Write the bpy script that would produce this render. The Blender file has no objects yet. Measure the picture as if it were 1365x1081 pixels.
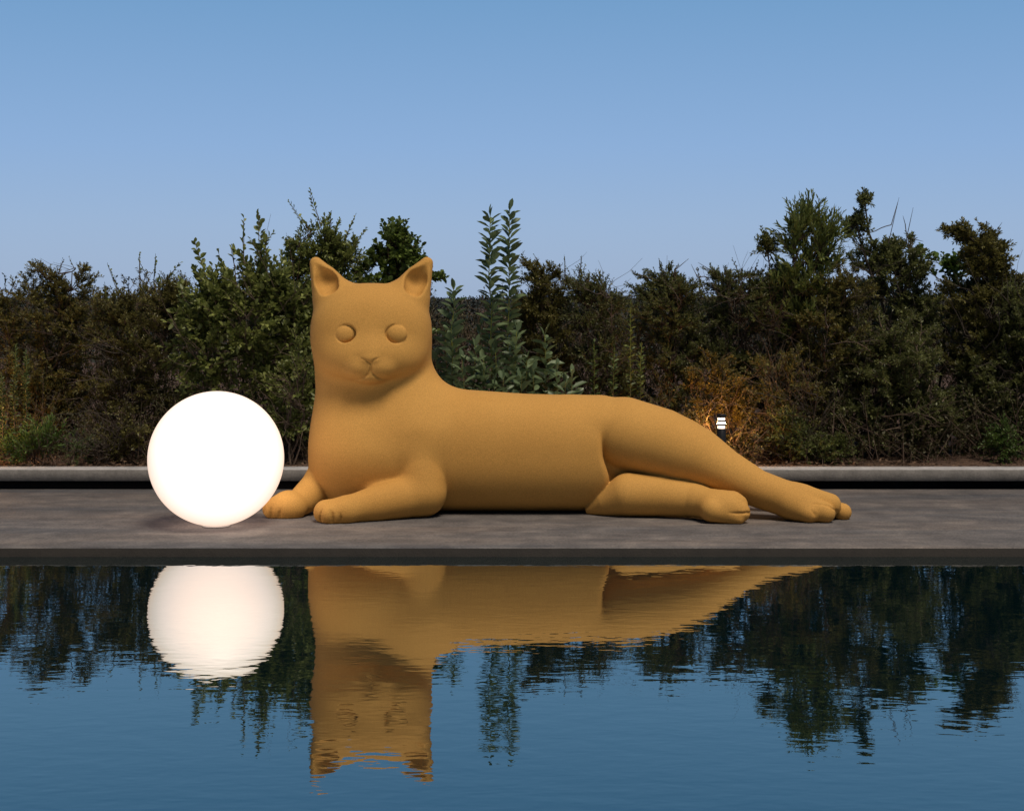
import bpy, math, random, time
import numpy as np
from mathutils import Vector
T0 = time.time()
SC = bpy.context.scene
COL = SC.collection
R = math.radians

# ---------------------------------------------------------------- camera
F = 2000.0            # focal length in photo pixels (photo is 1365 wide)
H = 1.45              # eye height above the deck (deck top is z = 0)
HOR = 398.0           # horizon row in the photo
cam = bpy.data.cameras.new("camera")
cam_o = bpy.data.objects.new("camera", cam)
COL.objects.link(cam_o)
cam_o.location = (0, 0, H)
cam_o.rotation_euler = (R(90), 0, 0)
cam.sensor_width = 36.0
cam.lens = 36.0 * F / 1365.0
cam.shift_y = -(540.5 - HOR) / 1365.0
cam.clip_start = 0.05
cam.clip_end = 4000
SC.camera = cam_o

# ---------------------------------------------------------------- sky, sun, exposure
SUN_EL, SUN_AZ = 65.0, 150.0      # azimuth measured from +Y (view direction) clockwise, i.e. behind the camera, to the right
world = bpy.data.worlds.new("World")
SC.world = world
world.use_nodes = True
wt = world.node_tree
bg = wt.nodes["Background"]
sky = wt.nodes.new("ShaderNodeTexSky")
sky.sky_type = 'NISHITA'
sky.sun_disc = False
sky.sun_elevation = R(SUN_EL)
sky.sun_rotation = R(SUN_AZ)
sky.altitude = 0
sky.air_density = 1.0
sky.dust_density = 0.6
sky.ozone_density = 1.6
# clear dusk sky: paler and slightly hazier towards the horizon
tc = wt.nodes.new("ShaderNodeTexCoord"); sx = wt.nodes.new("ShaderNodeSeparateXYZ")
wt.links.new(tc.outputs["Generated"], sx.inputs[0])
rp = wt.nodes.new("ShaderNodeValToRGB")
stops = [(0.0, (.325, .438, .64)), (.05, (.30, .44, .68)), (.10, (.25, .415, .70)), (.20, (.160, .340, .60)), (.25, (.145, .33, .56)), (.34, (.075, .225, .42)), (.55, (.03, .08, .17)), (1.0, (.02, .05, .11))]
while len(rp.color_ramp.elements) < len(stops): rp.color_ramp.elements.new(.5)
for e_, (p_, c_) in zip(rp.color_ramp.elements, stops): e_.position = p_; e_.color = (*c_, 1)
wt.links.new(sx.outputs["Z"], rp.inputs[0])
sm = wt.nodes.new("ShaderNodeMix"); sm.data_type = 'RGBA'; sm.blend_type = 'MULTIPLY'; sm.inputs[0].default_value = 1
sm.inputs[7].default_value = (.10, .10, .10, 1)
wt.links.new(sky.outputs[0], sm.inputs[6])
mx_ = wt.nodes.new("ShaderNodeMix"); mx_.data_type = 'RGBA'; mx_.inputs[0].default_value = .12
wt.links.new(rp.outputs[0], mx_.inputs[6]); wt.links.new(sm.outputs[2], mx_.inputs[7])
mr = wt.nodes.new("ShaderNodeMapRange"); mr.interpolation_type = 'SMOOTHSTEP'
for i_, v_ in ((1, -.7), (2, .45), (3, .28), (4, 1.0)): mr.inputs[i_].default_value = v_
wt.links.new(sx.outputs["Y"], mr.inputs[0])
dk = wt.nodes.new("ShaderNodeMix"); dk.data_type = 'RGBA'; dk.blend_type = 'MULTIPLY'; dk.inputs[0].default_value = 1
cb_ = wt.nodes.new("ShaderNodeCombineColor")
for i_ in range(3): wt.links.new(mr.outputs[0], cb_.inputs[i_])
wt.links.new(mx_.outputs[2], dk.inputs[6]); wt.links.new(cb_.outputs[0], dk.inputs[7])
wt.links.new(dk.outputs[2], bg.inputs[0])
bg.inputs[1].default_value = 1.0

sl = bpy.data.lights.new("sun", 'SUN')
sl.energy = 3.0
sl.angle = R(22)
sl.color = (1.0, 0.89, 0.75)
so = bpy.data.objects.new("sun", sl)
COL.objects.link(so)
az, el = R(SUN_AZ), R(SUN_EL)
sd = Vector((math.sin(az) * math.cos(el), math.cos(az) * math.cos(el), math.sin(el)))
so.rotation_euler = sd.to_track_quat('Z', 'Y').to_euler()
so.location = (0, -5, 8)

SC.view_settings.view_transform = 'Standard'
SC.view_settings.look = 'None'
SC.view_settings.exposure = 0.0
SC.view_settings.gamma = 1.0
SC.render.engine = 'CYCLES'
SC.cycles.max_bounces = 6
SC.cycles.diffuse_bounces = 1
SC.cycles.glossy_bounces = 3
SC.cycles.transparent_max_bounces = 6

# ---------------------------------------------------------------- helpers
def W(px, py, Y):
    """world point seen at photo pixel (px, py) when it stands Y metres away"""
    return np.array([(px - 682.5) * Y / F, Y, H - (py - HOR) * Y / F])

def tag(o, label=None, cat=None, group=None, kind=None):
    if label: o["label"] = label
    if cat: o["category"] = cat
    if group: o["group"] = group
    if kind: o["kind"] = kind
    return o

def empty(name, loc):
    o = bpy.data.objects.new(name, None)
    o.empty_display_size = 0.1
    o.location = loc
    COL.objects.link(o)
    return o

def mesh_obj(name, verts, faces, mat, parent=None, smooth=False, origin=None):
    """faces: (n,k) int array or a list of such arrays"""
    verts = np.asarray(verts, dtype=np.float32)
    if parent is not None:
        verts = verts - np.array(parent.location, dtype=np.float32)
    elif origin is not None:
        verts = verts - np.array(origin, dtype=np.float32)
    fl = faces if isinstance(faces, list) else [faces]
    fl = [np.asarray(f, dtype=np.int32) for f in fl if len(f)]
    loops = np.concatenate([f.ravel() for f in fl])
    counts = np.concatenate([np.full(len(f), f.shape[1], dtype=np.int32) for f in fl])
    starts = np.concatenate([[0], np.cumsum(counts)[:-1]]).astype(np.int32)
    me = bpy.data.meshes.new(name)
    me.vertices.add(len(verts)); me.vertices.foreach_set("co", verts.ravel())
    me.loops.add(len(loops)); me.loops.foreach_set("vertex_index", loops)
    me.polygons.add(len(counts)); me.polygons.foreach_set("loop_start", starts)
    me.update(calc_edges=True)
    me.validate()
    if smooth:
        me.polygons.foreach_set("use_smooth", np.ones(len(me.polygons), dtype=bool))
    me.materials.append(mat)
    o = bpy.data.objects.new(name, me)
    COL.objects.link(o)
    if parent is not None:
        o.parent = parent
    elif origin is not None:
        o.location = origin
    return o

class Mat:
    def __init__(s, name):
        s.m = bpy.data.materials.new(name); s.m.use_nodes = True
        s.t = s.m.node_tree; s.b = s.t.nodes["Principled BSDF"]
    def n(s, typ, **kw):
        nd = s.t.nodes.new(typ)
        for k, v in kw.items():
            if k in nd.inputs.keys(): nd.inputs[k].default_value = v
            else: setattr(nd, k, v)
        return nd
    def l(s, a, b): s.t.links.new(a, b)
    def ramp(s, fac, stops):
        r = s.n("ShaderNodeValToRGB"); cr = r.color_ramp
        while len(cr.elements) < len(stops): cr.elements.new(0.5)
        for e, (p, c) in zip(cr.elements, stops):
            e.position = p; e.color = (*c, 1)
        s.l(fac, r.inputs[0]); return r.outputs[0]
    def coord(s, scale=(1, 1, 1), kind="Object"):
        tc = s.n("ShaderNodeTexCoord"); mp = s.n("ShaderNodeMapping")
        mp.inputs["Scale"].default_value = scale
        s.l(tc.outputs[kind], mp.inputs[0]); return mp.outputs[0]
    def noise(s, vec, scale, detail=4, rough=.55, dist=0):
        nd = s.n("ShaderNodeTexNoise"); nd.inputs["Scale"].default_value = scale
        nd.inputs["Detail"].default_value = detail; nd.inputs["Roughness"].default_value = rough
        nd.inputs["Distortion"].default_value = dist
        s.l(vec, nd.inputs["Vector"]); return nd.outputs["Fac"]
    def bump(s, h, strength, dist, prev=None):
        b = s.n("ShaderNodeBump"); b.inputs["Strength"].default_value = strength
        b.inputs["Distance"].default_value = dist
        s.l(h, b.inputs["Height"])
        if prev is not None: s.l(prev, b.inputs["Normal"])
        return b.outputs[0]
    def mix(s, f, a, b, mode='MIX'):
        m = s.n("ShaderNodeMix"); m.data_type = 'RGBA'; m.blend_type = mode
        if isinstance(f, float): m.inputs[0].default_value = f
        else: s.l(f, m.inputs[0])
        for i, v in ((6, a), (7, b)):
            if isinstance(v, tuple): m.inputs[i].default_value = (*v, 1)
            else: s.l(v, m.inputs[i])
        return m.outputs[2]

# ---------------------------------------------------------------- materials
def mat_cat():
    m = Mat("ochre sculpture"); v = m.coord()
    big = m.noise(v, 1.3, 3)
    fine = m.noise(v, 170, 2, .6)
    c = m.ramp(big, [(.3, (.55, .280, .066)), (.7, (.62, .328, .083))])
    g = m.ramp(fine, [(.3, (.80, .79, .77)), (.7, (1.12, 1.12, 1.12))])
    c2 = m.mix(1.0, c, g, 'MULTIPLY')
    m.l(c2, m.b.inputs["Base Color"])
    m.b.inputs["Roughness"].default_value = .82
    m.b.inputs["Specular IOR Level"].default_value = .25
    grit = m.noise(v, 420, 3, .7)
    m.l(m.bump(grit, .25, .003, m.bump(fine, .12, .004)), m.b.inputs["Normal"])
    return m.m

def mat_deck():
    m = Mat("deck concrete"); v = m.coord((.9, 4, 4)); v2 = m.coord((1, 1, 1)); v3 = m.coord((3.5, 60, 60))
    a = m.noise(v, 1.6, 6, .62, .6); b = m.noise(v2, 60, 4, .7); g = m.noise(v3, 1.5, 4, .6, .4)
    c1 = m.ramp(a, [(.30, (.082, .077, .076)), (.5, (.122, .113, .110)), (.7, (.172, .157, .149))])
    c2 = m.mix(.34, c1, m.ramp(b, [(.34, (.042, .040, .040)), (.66, (.25, .235, .228))]))
    c3 = m.mix(1.0, c2, m.ramp(g, [(.3, (.90, .89, .89)), (.7, (1.08, 1.07, 1.06))]), 'MULTIPLY')
    v4 = m.coord((.28, 1.6, 1)); h = m.noise(v4, 1.4, 4, .6, .5)
    mo = m.noise(v2, 3.6, 6, .68, .4)
    c3 = m.mix(1.0, c3, m.ramp(mo, [(.34, (.72, .72, .74)), (.5, (.98, .98, .98)), (.66, (1.34, 1.31, 1.27))]), 'MULTIPLY')
    c4 = m.mix(1.0, c3, m.ramp(h, [(.32, (.74, .78, .84)), (.52, (1.02, .98, .95)), (.70, (1.30, 1.16, 1.04))]), 'MULTIPLY')
    m.l(c4, m.b.inputs["Base Color"])
    m.b.inputs["Roughness"].default_value = .72
    m.b.inputs["Specular IOR Level"].default_value = .35
    m.l(m.bump(b, .3, .004, m.bump(a, .25, .012, m.bump(g, .3, .003))), m.b.inputs["Normal"])
    return m.m

def mat_edge(col, name):
    m = Mat(name); v = m.coord((1, 1, 1))
    a = m.noise(v, 9, 5, .7); b = m.noise(v, 90, 4, .7)
    d = tuple(x * .6 for x in col); l = tuple(min(1, x * 1.35) for x in col)
    c1 = m.ramp(a, [(.3, d), (.7, l)])
    m.l(m.mix(.35, c1, m.ramp(b, [(.35, d), (.7, l)])), m.b.inputs["Base Color"])
    m.b.inputs["Roughness"].default_value = .85
    m.l(m.bump(b, .5, .006, m.bump(a, .4, .01)), m.b.inputs["Normal"])
    return m.m

def mat_water():
    m = Mat("pool water")
    nt = m.t; nt.nodes.remove(m.b)
    out = nt.nodes["Material Output"]
    v = m.coord((1.0, 2.0, 1)); v2 = m.coord((1.0, 1.8, 1)); v3 = m.coord((.5, 1.0, 1))
    a = m.noise(v, 5.0, 2, .5, .3); b = m.noise(v2, 13, 1, .5, .2); c = m.noise(v3, 1.1, 2, .5); pt = m.noise(v3, .45, 2, .5)
    n1 = m.bump(c, 1.0, .0009)
    n2 = m.bump(a, 1.0, .00075, n1)
    n3 = m.bump(b, 1.0, .00026, n2)
    gl = m.n("ShaderNodeBsdfGlossy"); gl.inputs["Roughness"].default_value = .015
    gl.inputs["Color"].default_value = (.88, .93, .91, 1)
    df = m.n("ShaderNodeBsdfDiffuse"); df.inputs["Color"].default_value = (.001, .009, .012, 1)
    fr = m.n("ShaderNodeFresnel"); fr.inputs["IOR"].default_value = 1.40
    ma = m.n("ShaderNodeMath", operation='MULTIPLY_ADD'); ma.inputs[1].default_value = .50; ma.inputs[2].default_value = .40
    mx = m.n("ShaderNodeMixShader")
    for nd in (gl, df, fr): m.l(n3, nd.inputs["Normal"])
    m.l(fr.outputs[0], ma.inputs[0])
    m.l(ma.outputs[0], mx.inputs[0]); m.l(df.outputs[0], mx.inputs[1]); m.l(gl.outputs[0], mx.inputs[2])
    m.l(mx.outputs[0], out.inputs[0])
    return m.m

def mat_lamp():
    # frosted globe lit from inside: the skin gives off a little less, and warmer, light at a slant
    m = Mat("glowing globe")
    m.b.inputs["Base Color"].default_value = (.6, .55, .5, 1)
    m.b.inputs["Roughness"].default_value = .5
    lw = m.n("ShaderNodeLayerWeight"); lw.inputs["Blend"].default_value = .5
    m.l(m.ramp(lw.outputs["Facing"], [(.0, (1.0, .74, .63)), (.33, (.70, .56, .50)), (.55, (.53, .44, .385)), (.76, (.47, .365, .295)), (1.0, (.40, .285, .22))]), m.b.inputs["Emission Color"])
    m.b.inputs["Emission Strength"].default_value = 2.1
    return m.m

def mat_soil():
    m = Mat("dry soil"); v = m.coord()
    a = m.noise(v, 2.5, 6, .7); b = m.noise(v, 40, 5, .75)
    c = m.mix(.5, m.ramp(a, [(.3, (.07, .036, .022)), (.7, (.15, .078, .045))]), m.ramp(b, [(.3, (.03, .018, .012)), (.75, (.20, .12, .075))]))
    m.l(c, m.b.inputs["Base Color"]); m.b.inputs["Roughness"].default_value = .95
    m.l(m.bump(b, .9, .03, m.bump(a, .6, .08)), m.b.inputs["Normal"])
    return m.m

def mat_leaf(name, dark, light, rough=.5, trans=.25, spec=.4):
    m = Mat(name)
    g = m.n("ShaderNodeNewGeometry")
    v = m.coord((1, 1, 1)); big = m.noise(v, 3.0, 3, .6)
    mixf = m.n("ShaderNodeMath", operation='ADD'); m.l(g.outputs["Random Per Island"], mixf.inputs[0]); m.l(big, mixf.inputs[1])
    sc = m.n("ShaderNodeMath", operation='MULTIPLY'); sc.inputs[1].default_value = .5; m.l(mixf.outputs[0], sc.inputs[0])
    mid = tuple((a + b) / 2 for a, b in zip(dark, light))
    c = m.ramp(sc.outputs[0], [(.15, dark), (.5, mid), (.85, light)])
    m.l(c, m.b.inputs["Base Color"])
    m.b.inputs["Roughness"].default_value = rough
    m.b.inputs["Specular IOR Level"].default_value = spec
    tr = m.n("ShaderNodeBsdfTranslucent"); m.l(c, tr.inputs["Color"])
    mx = m.n("ShaderNodeMixShader"); mx.inputs[0].default_value = trans
    m.l(m.b.outputs[0], mx.inputs[1]); m.l(tr.outputs[0], mx.inputs[2])
    m.l(mx.outputs[0], m.t.nodes["Material Output"].inputs[0])
    return m.m

def mat_bark(name, col, rough=.85):
    m = Mat(name); v = m.coord((1, 1, .3))
    a = m.noise(v, 60, 4, .7)
    m.l(m.ramp(a, [(.3, tuple(x * .55 for x in col)), (.7, tuple(x * 1.3 for x in col))]), m.b.inputs["Base Color"])
    m.b.inputs["Roughness"].default_value = rough
    m.l(m.bump(a, .5, .004), m.b.inputs["Normal"])
    return m.m

def mat_plain(name, col, rough=.5, emit=None, strength=0, metal=0):
    m = Mat(name); m.b.inputs["Base Color"].default_value = (*col, 1); m.b.inputs["Roughness"].default_value = rough
    m.b.inputs["Metallic"].default_value = metal
    if emit: m.b.inputs["Emission Color"].default_value = (*emit, 1); m.b.inputs["Emission Strength"].default_value = strength
    return m.m

# ---------------------------------------------------------------- the setting
def box_arrays(x0, x1, y0, y1, z0, z1, bev=0.0):
    """box with chamfered long (x-direction) edges"""
    if bev <= 0:
        prof = [(y0, z0), (y1, z0), (y1, z1), (y0, z1)]
    else:
        b = bev
        prof = [(y0 + b, z0), (y1 - b, z0), (y1, z0 + b), (y1, z1 - b), (y1 - b, z1), (y0 + b, z1), (y0, z1 - b), (y0, z0 + b)]
    n = len(prof)
    v = [(x0, y, z) for y, z in prof] + [(x1, y, z) for y, z in prof]
    q = np.array([(i, (i + 1) % n, n + (i + 1) % n, n + i) for i in range(n)])
    return np.array(v), q, np.array([list(range(n))[::-1]]), np.array([[n + i for i in range(n)]])

def box_obj(name, dims, mat, bev=0.0, parent=None):
    v, q, c1, c2 = box_arrays(*dims, bev)
    return mesh_obj(name, v, [q, c1, c2], mat, parent)

WATER_Z = -0.053
M_deck = mat_deck()
M_curb = mat_edge((.20, .186, .172), "kerb concrete")
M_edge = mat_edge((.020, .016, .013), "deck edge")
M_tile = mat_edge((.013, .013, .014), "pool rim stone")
M_soil = mat_soil()

w = mesh_obj("water", [(-60, -40, WATER_Z), (60, -40, WATER_Z), (60, 8.75, WATER_Z), (-60, 8.75, WATER_Z)], np.array([[0, 1, 2, 3]]), mat_water())
tag(w, kind="structure")
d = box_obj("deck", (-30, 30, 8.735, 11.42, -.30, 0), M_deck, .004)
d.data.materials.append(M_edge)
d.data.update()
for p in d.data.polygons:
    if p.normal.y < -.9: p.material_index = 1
tag(d, kind="structure")
tag(box_obj("drain_channel", (-30, 30, 11.40, 11.66, -.24, -.18), M_tile), kind="structure")
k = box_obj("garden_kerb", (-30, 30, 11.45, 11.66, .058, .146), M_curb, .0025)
k.data.materials.append(mat_edge((.40, .385, .38), "sunlit kerb top"))  # paler colour paints the sun's brightness onto the top face
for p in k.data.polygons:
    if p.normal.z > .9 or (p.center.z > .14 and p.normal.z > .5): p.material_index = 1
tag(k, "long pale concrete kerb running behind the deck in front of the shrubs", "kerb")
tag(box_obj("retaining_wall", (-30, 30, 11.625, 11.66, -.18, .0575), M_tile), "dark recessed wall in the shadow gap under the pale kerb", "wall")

# garden soil: gently uneven near the shrubs, one sheet to the horizon
def soil():
    xs = np.concatenate([[-1500, -400, -100, -40], np.linspace(-14, 14, 220), [40, 100, 400, 1500]])
    ys = np.concatenate([np.linspace(11.655, 18, 60), [22, 30, 50, 90, 200, 600, 2500]])
    X, Y = np.meshgrid(xs, ys)
    rs = np.random.RandomState(3)
    Z = .122 + .012 * np.sin(X * 2.1 + Y) + .010 * np.sin(X * 5.3 - 3 * Y) + rs.normal(0, .006, X.shape)
    Z[0] = np.minimum(Z[0], .132)
    nx, ny = len(xs), len(ys)
    idx = np.arange(nx * ny).reshape(ny, nx)
    q = np.stack([idx[:-1, :-1], idx[:-1, 1:], idx[1:, 1:], idx[1:, :-1]], -1).reshape(-1, 4)
    o = mesh_obj("ground", np.stack([X.ravel(), Y.ravel(), Z.ravel()], 1), q, M_soil, smooth=True)
    tag(o, kind="structure")
soil()

# ---------------------------------------------------------------- globe lamp
def uv_sphere(c, r, nu=96, nv=64):
    c = np.array(c)
    th = np.linspace(0, math.pi, nv + 1)[1:-1]; ph = np.arange(nu) * 2 * math.pi / nu
    v = [c + [0, 0, r]]
    T, Pp = np.meshgrid(th, ph, indexing='ij')
    ring = np.stack([np.sin(T) * np.cos(Pp), np.sin(T) * np.sin(Pp), np.cos(T)], -1).reshape(-1, 3) * r + c
    v = np.vstack([[c + [0, 0, r]], ring, [c - [0, 0, r]]])
    i = np.arange(nu); j = (i + 1) % nu
    q = []
    for a in range(nv - 2):
        o0 = 1 + a * nu
        q.append(np.stack([o0 + i, o0 + nu + i, o0 + nu + j, o0 + j], 1))
    top = np.stack([np.zeros(nu, int), 1 + i, 1 + j], 1)
    o1 = 1 + (nv - 2) * nu
    bot = np.stack([np.full(nu, len(v) - 1), o1 + j, o1 + i], 1)
    return v, [np.vstack(q), top, bot]

GY = 9.56
gr = 89.5 * GY / F
gc = W(288.3, 612.3, GY)
g = empty("globe_lamp", (gc[0], GY, 0.0))
v, f = uv_sphere((gc[0], GY, gr + .004), gr)
# flattened foot so that it stands
v[:, 2] = np.maximum(v[:, 2], .006)
mesh_obj("globe", v, f, mat_lamp(), g, smooth=True)
def disc_stack(c, prof, n=48):
    """surface of revolution; prof = [(r, z)...] from bottom to top, closed with caps"""
    a = np.arange(n) * 2 * math.pi / n
    v = np.vstack([np.stack([c[0] + r * np.cos(a), c[1] + r * np.sin(a), np.full(n, c[2] + z)], 1) for r, z in prof])
    i = np.arange(n); j = (i + 1) % n
    q = np.vstack([np.stack([k * n + i, k * n + j, (k + 1) * n + j, (k + 1) * n + i], 1) for k in range(len(prof) - 1)])
    m = (len(prof) - 1) * n
    return v, [q, i[::-1][None], (m + i)[None]]
v, f = disc_stack((gc[0], GY, 0), [(.085, .001), (.09, .003), (.085, .0062)])
mesh_obj("base_ring", v, f, mat_plain("grey plastic", (.35, .33, .31), .5), g)
tag(g, "large round glowing white globe standing on the deck beside the cat's front paws", "lamp")

# ---------------------------------------------------------------- the cat: one distance field, one skin
def smin(a, b, k):
    h = np.clip(.5 + .5 * (b - a) / k, 0, 1)
    return b * (1 - h) + a * h - k * h * (1 - h)
def smax(a, b, k): return -smin(-a, -b, k)
PX = 10.1 / F      # size of one photo pixel at the sculpture

def cone(P, a, b, r1, r2):
    """round cone"""
    a = np.asarray(a); b = np.asarray(b)
    ba = b - a; l2 = ba @ ba; rr = r1 - r2; a2 = l2 - rr * rr; il2 = 1 / l2
    pa = P - a; y = pa @ ba; z = y - l2
    t = pa * l2 - y[:, None] * ba
    x2 = (t * t).sum(1)
    y2 = y * y * l2; z2 = z * z * l2
    k = np.sign(rr) * rr * rr * x2
    res = (np.sqrt(x2 * a2 * il2) + y * rr) * il2 - r1
    c1 = np.sign(z) * a2 * z2 > k; c2 = np.sign(y) * a2 * y2 < k
    res = np.where(c2, np.sqrt(x2 + y2) * il2 - r1, res)
    res = np.where(c1, np.sqrt(x2 + z2) * il2 - r2, res)
    return res
def chain(P, pts, k=0.01):
    d = None
    for p, q in zip(pts[:-1], pts[1:]):
        ra = p[3] * p[2] / F; rb = q[3] * q[2] / F
        e = cone(P, W(*p[:3]), W(*q[:3]), ra, rb)
        d = e if d is None else np.minimum(d, e)
    return d
def ell(P, c, r, n=2.0):
    q = (P - c) / r
    if n == 2.0:
        k0 = np.sqrt((q * q).sum(1)); k1 = np.sqrt(((q / r) ** 2).sum(1)) + 1e-9
        return k0 * (k0 - 1) / k1
    aq = np.abs(q) + 1e-9
    g = (aq ** n).sum(1) ** (1 / n)
    gr_ = (aq / g[:, None]) ** (n - 1) / r
    return (g - 1) / np.sqrt((gr_ ** 2).sum(1))
def epx(P, px, py, Y, rx, rz, ry, n=2.0):
    return ell(P, W(px, py, Y), np.array([rx, ry, rz]) * Y / F, n)
def section(a, b, ca, cb, ra, rb, n):
    u = np.abs((a - ca) / ra) + 1e-9; v = np.abs((b - cb) / rb) + 1e-9
    g = (u ** n + v ** n) ** (1 / n)
    return (g - 1) / np.sqrt(((u / g) ** (n - 1) / ra) ** 2 + ((v / g) ** (n - 1) / rb) ** 2)
def cub(x, xp, fp):
    """smooth monotone-ish interpolation (cubic Hermite)"""
    xp = np.asarray(xp, float); fp = np.asarray(fp, float)
    m = np.gradient(fp, xp)
    x = np.clip(x, xp[0], xp[-1]); i = np.clip(np.searchsorted(xp, x) - 1, 0, len(xp) - 2)
    h = xp[i + 1] - xp[i]; t = (x - xp[i]) / h
    return ((2*t**3 - 3*t**2 + 1) * fp[i] + (t**3 - 2*t**2 + t) * h * m[i] + (-2*t**3 + 3*t**2) * fp[i+1] + (t**3 - t**2) * h * m[i+1])
def xw(px, Y): return (np.asarray(px, float) - 682.5) * Y / F
def zw(py, Y): return H - (np.asarray(py, float) - HOR) * Y / F
def inv_x(x, Y): return x * F / Y + 682.5
def inv_z(z, Y): return (H - z) * F / Y + HOR

YC = 10.30
GROOVES = None
def sstep(t):
    t = np.clip(t, 0, 1); return t * t * (3 - 2 * t)
def masked(P, m, f):
    out = np.full(len(P), 1.0)
    if m.any(): out[m] = f(P[m])
    return out

def head_sdf(P):
    y = P[:, 1]
    hd = epx(P, 495, 444.5, 10.25, 80.5, 67, 64, 2.4)
    hd = smin(hd, epx(P, 495, 474, 10.150, 68, 37, 54.5, 2.15), 14 * PX)            # jaw and cheeks
    for s in (-1, 1):
        def X(v): return 495 + s * v
        e = chain(P, [(X(74.0), 351.0, 10.25, 6.8), (X(60.8), 371.5, 10.245, 17.2), (X(49), 392, 10.24, 24)])
        e = smin(e, chain(P, [(X(74.0), 351.0, 10.25, 6.8), (X(55), 395, 10.24, 23.5)]), 6 * PX)
        e = smax(e, (y - 10.30), 10 * PX)
        hd = smin(hd, e, 14 * PX)
        cav = smin(chain(P, [(X(73.2), 354.5, 10.185, 3.2), (X(60), 373, 10.165, 14.5)]), chain(P, [(X(60), 373, 10.165, 14.5), (X(57), 383, 10.140, 13)]), 4 * PX)
        hd = smax(hd, -cav, 4.5 * PX)
    # bridge of the nose, muzzle, chin
    hd = smin(hd, chain(P, [(495, 420, 10.07, 16), (494, 452, 9.985, 11), (494, 471, 9.930, 9.0)]), 16 * PX)
    for s in (-1, 1):
        hd = smin(hd, epx(P, 494 + s * 13.5, 490, 9.962, 19, 14.5, 18), 9 * PX)
    hd = smin(hd, epx(P, 494, 502.5, 9.982, 17, 9, 18), 8 * PX)
    hd = smin(hd, epx(P, 494, 477.5, 9.895, 10, 4.2, 7), 6 * PX)               # nose pad
    # eyes: bulging balls in shallow sockets
    for ex, rx in ((461, 13.7), (528, 14.3)):
        s = -1 if ex < 495 else 1
        hd = smax(hd, -epx(P, ex - s * .3, 445.2, 9.935, rx + .1, 12.5, 7.5), 3.0 * PX)
        hd = smin(hd, epx(P, ex + s * .4, 445.4, 9.962, rx - .1, 12.5, 7.6), 1.2 * PX)
    return hd

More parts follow.
